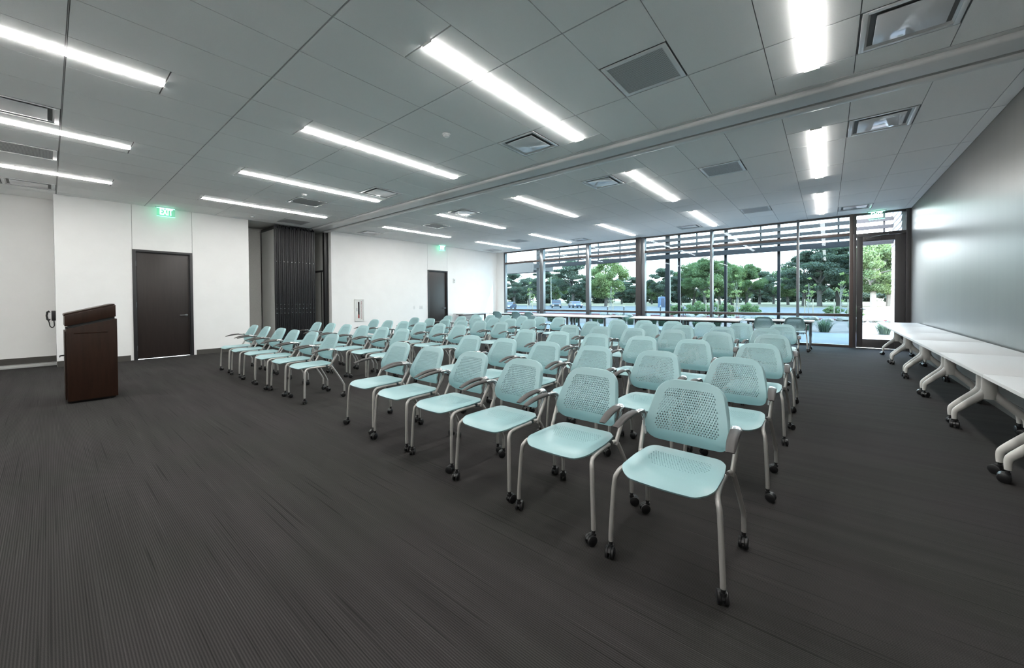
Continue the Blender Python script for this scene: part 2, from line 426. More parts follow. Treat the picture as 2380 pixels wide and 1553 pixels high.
pl_ = MB().box(-s_+.085, s_-.085, -s_+.085, s_-.085, -.006, .004).mesh('plaque', PLAQUE, bevel=.003)
SBACK = MB().box(-s_, s_, -s_, s_, .05, .056).mesh('backing', SLOT)
for x, y in sup:
    t = thing('supply_diffuser', vent_label(x, y, 'square white plaque air diffuser'), 'air vent', (x, y, H), 0, 'square supply diffusers')
    obj('frame', SFR, t); obj('cone', SCONE, t); obj('plaque', pl_, t); obj('backing', SBACK, t)
rf = MB()
for a, b, c, d in ((-s_, s_, -s_, -s_+.04), (-s_, s_, s_-.04, s_), (-s_, -s_+.04, -s_+.04, s_-.04), (s_-.04, s_, -s_+.04, s_-.04)): rf.box(a, b, c, d, -.003, .006)
RFR = rf.mesh('frame', WHITEM, bevel=.0015)
RPL = MB().box(-s_+.04, s_-.04, -s_+.04, s_-.04, .0, .004).mesh('perforated_plate', PERF)
for x, y in ret:
    t = thing('return_grille', vent_label(x, y, 'square grey perforated return grille'), 'air vent', (x, y, H), 0, 'square return grilles')
    obj('frame', RFR, t); obj('perforated_plate', RPL, t)
for n_, (x, y, wh) in enumerate(((X0+2.5*TX, Y0+1.5*TY, 'near the long middle light'), (X0+2.5*TX, Y0+8.5*TY, 'between two lights near the partition'), (X0+2.5*TX, Y0+13.5*TY, 'close above the door wall'))):
    t = thing('smoke_detector', 'small round white ceiling detector %s' % wh, 'detector', (x, y, H))
    MB().tube([(0,0,0), (0,0,-.008), (0,0,-.010)], [.052, .050, .046], 24).build('base_plate', WHITEM, t, smooth=True)
    MB().tube([(0,0,-.010), (0,0,-.026), (0,0,-.034), (0,0,-.038)], [.040, .038, .030, .012], 24).build('cover', WHITEM, t, smooth=True)

# operable-wall track
tk = thing('partition_track', 'white aluminium folding-partition track crossing the ceiling', 'ceiling track')
ya, yb = YR+.004, YW-.02
def strip(name, prof, m, sm=True): MB().prism(prof, ya, yb, 'y').build(name, m, tk, smooth=sm, ang=35)
def arc(cx, cz, r, a0, a1, n=8, ez=1): return [(cx+r*math.cos(rad(a0+(a1-a0)*i/n)), cz+ez*r*math.sin(rad(a0+(a1-a0)*i/n))) for i in range(n+1)]
strip('edge_trim', [(4.735, H+.013), (4.735, H-.004), (4.79, H-.006), (4.79, H+.013)], TRACK, False)
strip('soffit_panel', [(4.792, H+.013), (4.792, H-.012)] + arc(4.83, H-.012, .038, 180, 270, 5)[1:] + [(5.04, H-.058), (5.055, H-.045), (5.055, H+.013)], TRACK)
strip('slot', [(5.055, H+.013), (5.055, H-.01), (5.10, H-.01), (5.10, H+.013)], SLOT, False)
strip('rail_profile', [(5.10, H+.013), (5.10, H-.055)] + arc(5.165, H-.055, .06, 190, 350, 8, .35) + [(5.23, H-.05), (5.23, H+.013)], TRACK)
strip('slot', [(5.232, H+.013), (5.232, H-.012), (5.25, H-.012), (5.25, H+.013)], SLOT, False)
strip('edge_trim', [(5.252, H+.013), (5.252, H-.02), (5.30, H-.016), (5.372, H-.004), (5.372, H+.013)], TRACK, False)

# ------------------------------------------------------------------ doors in the white wall
def door(n, d, hx, tint):
    x0, x1, zt = d
    t = sempty('door_%d' % n)
    f = MB(); fwid = .05
    f.box(x0, x0+fwid, YW-.02, YW+.1, 0, zt); f.box(x1-fwid, x1, YW-.02, YW+.1, 0, zt); f.box(x0+fwid, x1-fwid, YW-.02, YW+.1, zt-fwid, zt)
    f.build('door_frame', FRAME, t, bevel=.002)
    st = MB(); st.box(x0+fwid, x0+fwid+.015, YW+.03, YW+.1, 0, zt-fwid); st.box(x1-fwid-.015, x1-fwid, YW+.03, YW+.1, 0, zt-fwid); st.box(x0+fwid+.015, x1-fwid-.015, YW+.03, YW+.1, zt-fwid-.015, zt-fwid)
    st.build('door_stop', FRAME, t)
    lf = MB().box(x0+fwid+.004, x1-fwid-.004, YW+.035, YW+.08, .012, zt-fwid-.004).build('door_leaf', WOODD, t, bevel=.002)
    MB().box(x0+fwid, x1-fwid, YW-.005, YW+.1, 0, .006).build('threshold', MULL, t)
    h = MB(); h.cyl((hx, YW+.031, .95), (0,1,0), .026, .008, 20); h.cyl((hx, YW+.0, .95), (0,1,0), .009, .06, 12)
    h.tube([(hx+.008, YW-.024, .95), (hx-.06, YW-.026, .95), (hx-.125, YW-.024, .95)], [(.008,.011)]*3, 10)
    h.build('lever_handle', STEEL if n == 9 else MULL, lf, smooth=True)
    for z in (.25, 1.2, 2.1):
        MB().cyl((x0+fwid+.002, YW+.028, z), (0,0,1), .008, .11, 10).build('hinge', MULL, t, smooth=True)
door(1, D1, 2.01, 0); door(2, D2, 9.69, 0)

# ------------------------------------------------------------------ window wall
def glz(name, y0, y1, z0, z1, m, par):
    MB().box(XW+.03, XW+.042, y0, y1, z0, z1).build(name, m, par)
bays = [(9.27, 11.18), (7.12, 9.09), (5.15, 6.97), (2.81, 4.85), (0.66, 2.74), (-0.43, 0.60)]
ZB, ZR0, ZR1, ZT0, ZT1, ZH = 0.06, .785, .855, 2.83, 2.905, H-.045
for n_, (a, b) in enumerate(bays):
    t = sempty('window_%d' % (n_+1))
    MB().box(XW-.01, XW+.10, a-.01, b+.01, 0, ZB).build('sill', BRONZE2, t, bevel=.003)
    MB().box(XW-.01, XW+.10, a-.01, b+.01, ZR0, ZR1).build('rail', BRONZE2, t, bevel=.003)
    MB().box(XW-.01, XW+.10, a-.01, b+.01, ZT0, ZT1).build('transom_rail', BRONZE2, t, bevel=.003)
    MB().box(XW+.0, XW+.10, a-.01, b+.01, ZH, H+.02).build('head', BRONZE, t, bevel=.003)
    glz('pane', a-.005, b+.005, ZB-.005, ZR0+.005, GLASS, t)
    glz('pane', a-.005, b+.005, ZR1-.005, ZT0+.005, GLASS, t)
    glz('pane', a-.005, b+.005, ZT1-.005, ZH+.005, GLASS, t)
tm = sempty('trim_2')
for y0, y1, m, dx in ((11.18, 11.27, MULL, .02), (9.09, 9.27, MULL, .05), (6.97, 7.12, MULL, .05), (4.85, 4.95, MULL, .05), (2.74, 2.81, MULL, .08), (.60, .66, MULL, .08), (-.50, -.43, BRONZE2, .03)):
    MB().box(XW-dx, XW+.11, y0, y1, 0, H).build('mullion', m, tm, bevel=.004)
MB().box(XW-.10, XW+.05, 4.965, 5.15, 0, H).build('structural_post', BRONZE, tm, bevel=.006)
# glazed exit door
t = sempty('door_3')
f = MB(); f.box(XW-.03, XW+.09, -.565, -.50, 0, 2.86); f.box(XW-.03, XW+.09, YR, -1.445, 0, H); f.box(XW-.03, XW+.09, -1.445, -.565, 2.79, 2.86); f.box(XW-.01, XW+.09, -1.445, -.50, H-.045, H)
f.box(XW-.01, XW+.09, -.565, -.50, 2.86, H-.045)
f.build('door_frame', BRONZE, t, bevel=.003)
l = MB(); l.box(XW, XW+.05, -.685, -.57, .02, 2.785); l.box(XW, XW+.05, -1.44, -1.26, .02, 2.785); l.box(XW, XW+.05, -1.26, -.685, .02, .235); l.box(XW, XW+.05, -1.26, -.685, 2.655, 2.785)
lf = l.build('door_leaf', BRONZE, t, bevel=.003)
glz('pane', -1.262, -.683, .233, 2.657, GLASSC, lf)
glz('transom_pane', -1.447, -.563, 2.855, H-.04, GLASSC, t)
cl = MB(); cl.box(XW-.05, XW, -1.0, -.75, 2.68, 2.74); cl.build('closer_body', BRONZE, lf, bevel=.006)
MB().tube([(XW-.035, -.78, 2.74), (XW-.06, -.95, 2.765), (XW-.03, -1.15, 2.80)], .009, 8).build('closer_arm', STEEL, t, smooth=True)
MB().box(XW-.03, XW, -.675, -.585, .90, 1.05).build('lock_case', BRONZE, lf, bevel=.006)
MB().tube([(XW-.045, -.64, .985), (XW-.055, -.70, .985), (XW-.05, -.74, .98)], [.010, .010, .007], 8).build('lever_handle', MULL, lf, smooth=True)
MB().box(XW-.012, XW-.001, -.692, -.676, .93, 1.02).build('latch', STEEL, lf)
MB().box(XW-.06, XW+.1, -1.445, -.50, 0, .014).build('threshold', STEEL, t)

# ------------------------------------------------------------------ exit signs
EX = text_mesh('EXIT', .15, GREEN_E, 'lettering', .003, bold=.004)
def exit_sign(loc, rz, label):
    t = thing('exit_sign', label, 'exit sign', loc, rz, 'edge lit exit signs')
    MB().box(-.17, .17, -.03, .03, -.018, 0).build('canopy', WHITEM, t, bevel=.003)
    MB().box(-.15, .15, -.004, .004, -.20, -.018).build('acrylic_panel', ACRYL, t)
    MB().box(-.148, .148, -.005, .005, -.026, -.018).build('light_edge', GREEN_B, t)
    MB().box(-.148, .148, -.0035, .0035, -.204, -.200).build('lower_edge', GREEN_B, t)
    o = obj('lettering', EX, t, (0, -.008, -.108)); o.rotation_euler = (PI/2, 0, 0); o.scale = (.66, 1.28, 1)
exit_sign((1.66, YW-.16, H), 0, 'green lit EXIT sign above the brown door beside the lectern')
exit_sign((9.42, YW-.16, H), 0, 'green lit EXIT sign above the far door beyond the fire cabinet')
exit_sign((XW-.16, -.92, H), -PI/2, 'green EXIT sign over the glazed door')

# ------------------------------------------------------------------ fire extinguisher cabinet, devices, phone
fx0, fx1, fz0, fz1 = 6.03, 6.335, .60, 1.31
t = thing('fire_cabinet', 'white recessed fire extinguisher cabinet with red vertical lettering', 'fire cabinet', ((fx0+fx1)/2, YW, (fz0+fz1)/2))
wd, hg = (fx1-fx0)/2, (fz1-fz0)/2
f = MB(); f.box(-wd, wd, -.022, 0, hg-.03, hg); f.box(-wd, wd, -.022, 0, -hg, -hg+.03); f.box(-wd, -wd+.04, -.022, 0, -hg+.03, hg-.03); f.box(wd-.03, wd, -.022, 0, -hg+.03, hg-.03)
f.build('frame', CAB, t, bevel=.003)
dr = MB(); sx0, sx1, sz0, sz1 = -.045, .010, -hg+.10, hg-.09
dr.box(-wd+.045, sx0, -.014, -.004, -hg+.035, hg-.035); dr.box(sx1, wd-.035, -.014, -.004, -hg+.035, hg-.035)
dr.box(sx0, sx1, -.014, -.004, sz1, hg-.035); dr.box(sx0, sx1, -.014, -.004, -hg+.035, sz0)
dd = dr.build('cabinet_door', CAB, t)
MB().box(sx0, sx1, -.006, -.004, sz0, sz1).build('sight_glass', DARKG, dd)
MB().tube([(-.018, -.004, sz0), (-.018, -.004, sz0+.09), (-.018, -.004, sz0+.12)], [.02, .02, .008], 12).build('extinguisher_glimpse', RED, dd, smooth=True)
MB().box(-.085, -.072, -.024, -.014, -.03, .07).build('pull_handle', MULL, dd, bevel=.002)
tx = obj('lettering', text_mesh('FIRE EXTINGUISHER', .062, REDT, 'lettering', .0008), dd, (.062, -.0155, 0.0)); tx.rotation_euler = (PI/2, PI/2, 0)
# thermostat / strobe and switches
t = thing('wall_strobe', 'small white strobe alarm high on the wall right of the far door', 'alarm', (10.13, YW, 2.03))
MB().box(-.05, .05, -.03, 0, -.09, .09).build('housing', WHITEM, t, bevel=.008); MB().cyl((0, -.036, .025), (0,1,0), .028, .014, 18).build('lens', PGREY, t, smooth=True); MB().box(-.03, .03, -.034, -.028, -.07, -.03).build('speaker_slots', PGREY, t)
for x, wd_, lb in ((8.25, .035, 'narrow white switch plate farther from the far door'), (8.55, .075, 'wide white switch plate beside the far door')):
    t = thing('switch_plate', lb, 'light switch', (x, YW, 1.0))
    MB().box(-wd_, wd_, -.008, 0, -.06, .06).build('plate', WHITEM, t, bevel=.002)
    for k in range(max(1, int(wd_/.03))):
        xx = (k-(max(1, int(wd_/.03))-1)/2)*.05; MB().box(xx-.016, xx+.016, -.012, -.006, -.033, .033).build('rocker', CAB, t, bevel=.002)
t = thing('wall_phone', 'black wall telephone with coiled cord beside the recess corner', 'telephone', (RX, 11.98, 1.0))
MB().box(-.055, 0, -.085, .085, -.10, .10).build('body', BLACKP, t, bevel=.012)
hs = MB(); hs.tube([(-.075, .0, .085), (-.105, 0, .07), (-.115, 0, 0), (-.105, 0, -.07), (-.075, 0, -.09)], [(.024,.024), (.02,.016), (.016,.013), (.02,.016), (.026,.026)], 12)
hs.build('handset', BLACKP, t, smooth=True)
cd_ = MB(); cd_.tube(smooth_path([(-.10, 0, -.085), (-.085, .005, -.13), (-.075, .01, -.20), (-.05, .0, -.235), (-.022, -.01, -.20), (-.025, 0, -.10)], 6), .0075, 8); cd_.build('coiled_cord', BLACKP, t, smooth=True)

# ------------------------------------------------------------------ lectern
lec = thing('lectern', 'dark walnut lectern with slanted top standing by the left door', 'lectern', (0.345, 7.66, 0), 0)
lw, ld = .215, .32       # half width along X, half depth along Y
yn, yf = -ld, ld
def sprof(z0, z1): return [(-lw, z0), (lw, z1)]
b = MB(); b.prism([(-lw, .03), (lw, .03), (lw, 1.045), (-lw, .935)], yn, yf, 'y'); body = b.build('body', WOOD, lec, bevel=.003)
hd = MB(); hd.prism([(-lw-.012, .965), (lw-.01, 1.075), (lw-.01, 1.225), (-lw+.01, 1.105), (-lw-.012, 1.092)], yn-.0, yf, 'y'); hd.build('reading_top', WOOD, lec, bevel=.003)
lp = MB(); lp.prism([(-lw-.018, 1.09), (-lw-.018, 1.112), (-lw-.006, 1.122), (lw-.03, 1.242), (lw-.015, 1.238), (lw-.015, 1.228)], yn+.03, yf-.0, 'y'); lp.build('top_lip', WOOD, lec, bevel=.003)
nk = MB(); nk.prism([(-lw+.02, .92), (lw-.02, 1.03), (lw-.02, 1.09), (-lw+.02, .98)], yn+.02, yf-.02, 'y'); nk.build('neck', SLOT, lec)
MB().box(-lw+.06, lw-.085, yn-.004, yn+.002, .868, .888).build('recessed_pull', WOOD, body, bevel=.002)
MB().box(-lw-.014, -lw-.001, yn+.05, yf-.03, .05, .90).build('cabinet_door', WOOD, lec, bevel=.002)
MB().tube([(-lw-.014, yn+.12, .60), (-lw-.05, yn+.10, .60), (-lw-.055, yn+.0, .595)], [.008, .008, .006], 8).build('lever_handle', BLACKP, lec, smooth=True)
MB().box(-lw+.03, lw-.02, yn+.03, yf-.03, .012, .03).build('plinth', SLOT, lec)
for sx_ in (-1, 1):
    for sy_ in (-1, 1): MB().cyl((sx_*(lw-.05), sy_*(ld-.06), .012), (0,0,1), .02, .024, 12).build('glide', BLACKP, lec, smooth=True)

# ------------------------------------------------------------------ folding partition stack
fp = thing('folding_partition', 'stack of folded grey partition panels with black edges in alcove', 'folding partition', (3.845, YW+.06, 0))
np_ = 11; pitch_ = (4.90-3.845)/np_
PW = 1.0; ZP = H-.10
FACE = MB().box(.008, pitch_-.012, .03, PW-.03, .03, ZP-.01).mesh('panel', PGREY)
e_ = MB(); e_.prism([(.0, .03), (.0, .012), (.012, .0), (.030, .0), (.036, .014), (.052, .014), (.058, .0), (pitch_-.014, .0), (pitch_-.004, .012), (pitch_-.004, .03)], .02, ZP, 'z')
EDGE = e_.mesh('edge_trim', PBLK)
EDGEB = MB().box(0, pitch_-.004, PW-.03, PW, .02, ZP).mesh('edge_trim', PBLK)
g_ = MB()
BOLT = MB().cyl((.044, .010, 0), (0,1,0), .009, .012, 10).mesh('bolt', STEEL)
TROL = MB().box(.01, pitch_-.02, .02, .10, ZP, ZP+.06).mesh('trolley', PBLK)
TRL2 = MB().cyl((pitch_/2, .06, ZP+.075), (0,0,1), .012, .04, 8).mesh('trolley_pin', PBLK)
for k in range(np_):
    p = obj('panel', FACE, fp, (k*pitch_, 0, 0))
    obj('edge_trim', EDGE, p); obj('edge_trim', EDGEB, p); obj('trolley', TROL, p); obj('trolley_pin', TRL2, p)
    for z in (.93, 1.05, 1.17, 2.35): obj('bolt', BOLT, p, (0, 0, z))
MB().box(-.002, .008, .03, PW-.03, .03, ZP-.01).build('face_panel', PGREY, fp)
MB().box(-.004, .010, .0, PW, ZP-.04, ZP+.04).build('top_rail', PBLK, fp)
MB().box(-.36, -.34, PW-.05, PW+.1, .02, ZP).build('jamb_seal', PBLK, fp); MB().box(-.34, -.02, PW+.02, PW+.05, .02, ZP).build('jamb_panel', PGREY, fp)
# pass-door panel against the right side of the alcove
pdx = 5.30-3.845
MB().box(pdx-.09, pdx, .24, 1.0, 2.18, ZP).build('pass_door_header', PGREY, fp)
MB().box(pdx-.11, pdx-.085, .22, 1.0, 2.13, 2.19).build('header_trim', PBLK, fp)
pl = MB().box(pdx-.085, pdx-.02, .36, 1.0, .02, 2.13).build('pass_door_leaf', PGREY, fp)
MB().box(pdx-.095, pdx-.02, .30, .36, .02, 2.13).build('leaf_edge', PBLK, fp); MB().box(pdx-.09, pdx, .24, .30, .02, 2.13).build('pass_jamb', PGREY, fp)
MB().box(pdx-.10, pdx, .10, .22, .02, ZP+.05).build('end_seal', PBLK, fp)
h = MB(); h.cyl((pdx-.10, .80, .98), (1,0,0), .03, .03, 14); h.tube([(pdx-.125, .80, .98), (pdx-.135, .74, .98), (pdx-.135, .68, .98)], .012, 8); h.build('lever_handle', BLACKP, pl, smooth=True)
MB().box(pdx-.096, pdx-.09, .78, 1.0, 2.26, 2.52).build('sign_plate', PBLK, fp); MB().box(pdx-.099, pdx-.095, .80, .98, 2.28, 2.50).build('sign_face', mat('sign_green', (.25,.33,.18), .5), fp)

# ------------------------------------------------------------------ stacking chair
def shell(name, m, G, wf, slines, ncell, hole, th, sgn=1, rim=None):
    """surface Pf(s,u) cut into a brick grid of cells, some with star holes; two faces and edge walls"""
    nr = len(slines)-1; W4 = 4*ncell
    def Pf(s, u): return G(s, -u*wf(s))
    V = []; F = []
    cache = {}
    def nrm(s, u):
        e = 1e-3; y = -u*wf(s)
        a = Vector(G(min(s+e,1), y))-Vector(G(max(s-e,0), y)); b = Vector(G(s, y-e))-Vector(G(s, y+e))
        return a.cross(b).normalized()
    def sv(r2):
        i = r2//2; return slines[i] if r2 % 2 == 0 else (slines[i]+slines[i+1])/2
    def vpair(s, u):
        p = Vector(Pf(s, u)); n = nrm(s, u)*sgn
        V.append(tuple(p)); V.append(tuple(p-n*th)); return len(V)-2
    def gv(r2, c):
        k = (r2, c)
        if k not in cache: cache[k] = vpair(sv(r2), -1+2*c/W4)
        return cache[k]
    for r in range(nr):
        off = 0 if r % 2 == 0 else 2
        cells = [(c, c+4) for c in range(off, W4-3, 4)]
        if off: cells = [(0, 2)] + cells + [(W4-2, W4)]
        for c0, c1 in cells:
            ring = [(2*r, c) for c in range(c0, c1+1)] + [(2*r+1, c1)] + [(2*r+2, c) for c in range(c1, c0-1, -1)] + [(2*r+1, c0)]
            idx = [gv(*k) for k in ring]; n = len(idx)
            sc, uc = sv(2*r+1), -1+2*((c0+c1)/2)/W4
            hr = hole(sc, uc) if c1-c0 == 4 else 0
            if not hr:
                F.append(tuple(idx)); F.append(tuple(i+1 for i in idx)[::-1]); continue
            hs_ = (slines[r+1]-slines[r])/2; hu = 4/W4
            fl = 1 if (r + (c0//4)) % 2 == 0 else 1
            hv = []
            for k in ring:
                dx_ = ((-1+2*k[1]/W4)-uc)/hu; dy_ = (sv(k[0])-sc)/hs_
                a = math.atan2(dy_, dx_)
                rr = hr*(0.64+0.36*math.cos(3*(a-PI/2*fl)))
                hv.append(vpair(sc+hs_*rr*math.sin(a), uc+hu*rr*math.cos(a)))
            for i in range(n):
                j = (i+1) % n
                F.append((idx[i], idx[j], hv[j], hv[i])); F.append((idx[i]+1, hv[i]+1, hv[j]+1, idx[j]+1)); F.append((hv[i], hv[j], hv[j]+1, hv[i]+1))
    # outer walls
    def wall(keys):
        ks = [gv(*k) for k in keys]
        for a, b in zip(ks, ks[1:]): F.append((a, a+1, b+1, b))
    wall([(0, c) for c in range(W4+1)]); wall([(2*nr, c) for c in range(W4+1)][::-1])
    def side(c):
        ks = [k for k in cache if k[1] == c]; wall(sorted(ks, reverse=(c == 0)))
    side(0); side(W4)
    if rim:
        path = [(rim[0]+(1-rim[0])*(k/24), -1) for k in range(24)] + [(1, -1+k/12) for k in range(25)] + [(1-(1-rim[0])*(k/24), 1) for k in range(1, 25)]
        pp = [Vector(Pf(a_, b_)) for a_, b_ in path]; base = len(V)
        for k_, p in enumerate(pp):
            t = (pp[min(k_+1, len(pp)-1)]-pp[max(k_-1, 0)]).normalized(); n = nrm(*path[k_])*sgn
            o = t.cross(n).normalized(); c = Vector((p.x, 0, .66))-p
            if o.dot(c) > 0: o = -o
            dep = rim[1]*min(1, .25+1.5*min(k_, len(pp)-1-k_)/24)
            V.extend([tuple(p), tuple(p+o*.004-n*.004), tuple(p+o*.006-n*dep), tuple(p-o*.001-n*dep), tuple(p-o*.003-n*th)])
        for k_ in range(len(pp)-1):
            for q in range(4):
                a = base+k_*5+q; F.append((a, a+1, a+6, a+5))
    mb = MB(); mb.v = V; mb.f = F
    return mb.mesh(name, m, smooth=True, ang=50)
def corner(d, r): return 0 if d >= r else r-math.sqrt(max(r*r-(r-d)**2, 0))
# backrest: s 0 bottom .. 1 top
BL = .335
def bw(s):
    if s < .30: W = .194+.011*math.sin(s/.30*PI/2)
    else: W = .205-.050*((s-.30)/.70)**1.25
    return W - corner(s*BL, .045) - corner((1-s)*BL, .065)
def bg_(s, y):
    u = y/.216
    x = .160 - .042*math.sin(min(s/.42, 1)*PI/2) + .135*max(s-.15, 0)**1.15 - .038*u*u*(1-.25*s)
    return (x, y, .485+BL*.985*s - .014*u*u*s**6 + .016*u*u*(1-s)**5)
bsl = [0, .008, .025, .055, .10, .155, .205] + [.205+.0375*k for k in range(1, 18)] + [.868, .90, .93, .955, .975, .99, 1.0]
def bhole(s, u):
    c = abs(u) < .80-.10*max(0, (s-.5))*2 and .205 < s < .86
    if not c: return 0
    cu, cs = (abs(u)-.58)/.22, (abs(s-.53)-.23)/.11
    if cu > 0 and cs > 0 and cu*cu+cs*cs > 1.1: return 0
    return .94
BACK = shell('backrest', TEAL, bg_, bw, bsl, 30, bhole, .009, -1, rim=(.22, .026))
# seat: s 0 front .. 1 rear
SLN = .395
def sw(s):
    W = .212 if s < .55 else .212-.022*((s-.55)/.45)**1.3
    return W - corner(s*SLN, .085)*.95 - corner((1-s)*SLN, .055)
def sg_(s, y):
    u = y/.212
    x = -.255+SLN*s - .022*(1-min(u*u, 1))*(1-s)**3
    z = .456 - .030*(1-min(s/.22, 1))**2 - .010*(1-min(u*u, 1))*math.sin(PI*min(max((s-.1)/.9, 0), 1)) - .008*max(0, abs(u)-.80)/.20
    return (x, y, z)
ssl = [0, .01, .03, .07, .13, .20, .28, .36, .42] + [.42+.036*k for k in range(1, 12)] + [.87, .915, .95, .975, .99, 1.0]
def shole(s, u):
    lim = .70 - .25*max(0, (.62-s)/.25)
    return (.62 if s > .52 else .5) if (.42 < s < .80 and abs(u) < lim) else 0
SEAT = shell('seat', TEAL, sg_, sw, ssl, 32, shole, .010, -1)
pn = MB(); pn.add([(-.16,-.175,.444), (.13,-.178,.437), (.13,.178,.437), (-.16,.175,.444), (-.13,-.15,.415), (.12,-.165,.405), (.12,.165,.405), (-.13,.15,.415)], [(0,1,2,3), (4,7,6,5), (0,4,5,1), (1,5,6,2), (2,6,7,3), (3,7,4,0)])
# open tray: keep only the rim under the perforations
PANM = MB()
for s_y in (-1, 1):
    PANM.prism([(-.17, .444), (.135, .442), (.135, .408), (.10, .402), (-.13, .424)], s_y*.172, s_y*.188, 'y')
PANM.box(.105, .128, -.172, .172, .408, .432); PANM.box(-.17, -.15, -.172, .172, .420, .436)
PANM = PANM.mesh('seat_pan', PAN, bevel=.004)
def my(pts, s): return [(x, y*s, z) for x, y, z in pts]
TR = .0118
FLEG = {s: MB().tube(smooth_path(my([(-.240,.250,.075), (-.239,.248,.14), (-.228,.236,.36), (-.212,.226,.408), (-.17,.216,.425), (-.05,.206,.427), (.03,.205,.425)], s)), TR, 10).mesh('front_leg', SILVER, smooth=True) for s in (1, -1)}
RLEG = {s: MB().tube(smooth_path(my([(.245,.250,.075), (.244,.250,.135), (.232,.249,.185), (.125,.232,.375), (.085,.225,.428), (.055,.212,.430)], s)), TR, 10).mesh('rear_leg', SILVER, smooth=True) for s in (1, -1)}
UPR = {s: MB().tube(smooth_path(my([(.075,.224,.415), (.088,.228,.445), (.135,.233,.525), (.150,.233,.555), (.152,.232,.575)], s)), TR, 10).mesh('back_upright', SILVER, smooth=True) for s in (1, -1)}
def arm_mesh(s):
    p = smooth_path(my([(.142,.216,.508), (.150,.224,.560), (.150,.232,.605), (.130,.239,.632), (.095,.243,.641), (.040,.246,.641)], s), 4)
    k = len(p); rs = []
    for i in range(k):
        t = i/(k-1); w_ = min(1, max(0, (t-.30)/.45)); rs.append((.022-.012*w_, .012+.013*w_))
    return MB().tube(p, rs, 12).mesh('arm_bracket', CAST, smooth=True, ang=60)
ARM = {s: arm_mesh(s) for s in (1, -1)}
def pad_mesh(s):
    p = smooth_path(my([(.060,.245,.643), (.02,.248,.645), (-.06,.253,.638), (-.12,.258,.625), (-.162,.261,.612)], s), 3)
    k = len(p); return MB().tube(p, [(.0245-.007*(i/(k-1))**3, .0075+.006*math.sin(PI*min(i/(k-1)*.95+.05, 1))-.004*(i/(k-1))**2) for i in range(k)], 12).mesh('arm_pad', PAD, smooth=True, ang=60)
ARMP = {s: pad_mesh(s) for s in (1, -1)}
def caster_mesh(r, wgap, wt, stem, name='caster'):
    c = MB()
    for s in (-1, 1):
        yc = s*(wgap/2+wt/2)
        c.tube([(.016, yc-wt/2, r), (.016, yc-wt/2+.003, r), (.016, yc+wt/2-.003, r), (.016, yc+wt/2, r)], [r*.86, r, r, r*.86], 16)
    c.cyl((.016, 0, r), (0,1,0), r*.30, wgap+.01, 10)
    a = [(.016+(r*1.02)*math.cos(rad(t)), r+(r*1.02)*math.sin(rad(t))) for t in range(20, 171, 25)]
    i_ = [(.016+(r*.45)*math.cos(rad(t)), r+(r*.45)*math.sin(rad(t))) for t in range(170, 19, -25)]
    c.prism(a+i_, -wgap/2, wgap/2, 'y')
    c.cyl((0, 0, (r*1.6+stem)/2), (0,0,1), .010, stem-r*1.6, 10); c.cyl((0,0,r*2-.002), (0,0,1), .014, .012, 12)
    return c.mesh(name, BLACKP, smooth=True)
CAST1 = caster_mesh(.0275, .012, .016, .082)
def make_chair():
    t = obj('stacking_chair', None)
    obj('seat', SEAT, t); obj('seat_pan', PANM, t); obj('backrest', BACK, t)
    for s in (1, -1):
        a = obj('leg', FLEG[s], t); obj('caster', CAST1, a, (-.240, .250*s, 0))
        a = obj('leg', RLEG[s], t); obj('caster', CAST1, a, (.245, .250*s, 0))
        obj('back_upright', UPR[s], t)
        b = obj('arm', ARM[s], t); obj('arm_pad', ARMP[s], b)
    return t
proto = make_chair(); first = [True]
def place_chair(x, y, rz, label, group):
    o = proto if first[0] else copy_tree(proto)
    first[0] = False
    o.location = (x, y, 0); o.rotation_euler = (0, 0, rz)
    tag(o, label, 'chair', group)
    for ch in o.children:
        for g in ch.children:
            if g.name.startswith('caster'): g.rotation_euler = (0, 0, random.uniform(0, 2*PI))
    return o
rowR = [(1.955, 2.125), (3.02, 3.13), (4.19, 4.26), (5.34, 5.50), (6.42, 6.58), (7.56, 7.58)]
YR6 = [0.585, 1.19, 1.79, 2.39, 2.98, 3.58]
rowL = [(2.17, 2.19), (3.28, 3.33), (4.42, 4.58), (5.48, 5.70), (6.62, 6.92), (7.80, 7.98)]
YL6 = [5.245, 5.87, 6.49, 7.12, 7.77, 8.42]
for r in range(6):
    for k in range(6):
        f_ = k/5
        place_chair(rowR[r][0]*(1-f_)+rowR[r][1]*f_+random.uniform(-.012,.012), YR6[k]+random.uniform(-.007,.007)+(0, -.05, -.05, -.05, .12, .02)[r], random.gauss(0, .012),
            'pale teal caster chair, %s row of right block, %s seat from the side tables' % (cap(r), cap(k)), 'teal chairs set out in rows')
for r in range(6):
    for k in range(6):
        f_ = k/5
        place_chair(rowL[r][0]*(1-f_)+rowL[r][1]*f_+random.uniform(-.015,.015), YL6[k]+random.uniform(-.02,.02)+(0, 0, -.06, -.10, .06, .03)[r], random.gauss(0, .018),
            'pale teal caster chair, %s row of left block, %s seat from the centre aisle' % (cap(r), cap(k)), 'teal chairs set out in rows')
for y, rz, lb in ((.62, PI+.03, 'teal chair tucked at window table, nearest the glazed door'), (1.23, PI-.04, 'teal chair tucked at window table, second from the glazed door'),
                  (8.47, PI+.12, 'teal chair seen from behind at far window table, nearest the middle tables'), (9.08, PI+.1, 'teal chair seen from behind at far window table, middle of three'), (10.05, PI+.15, 'teal chair seen from behind at far window table, nearest the corner')):
    place_chair(11.21 if y < 5 else 11.02, y, rz, lb, 'chairs at the window tables')

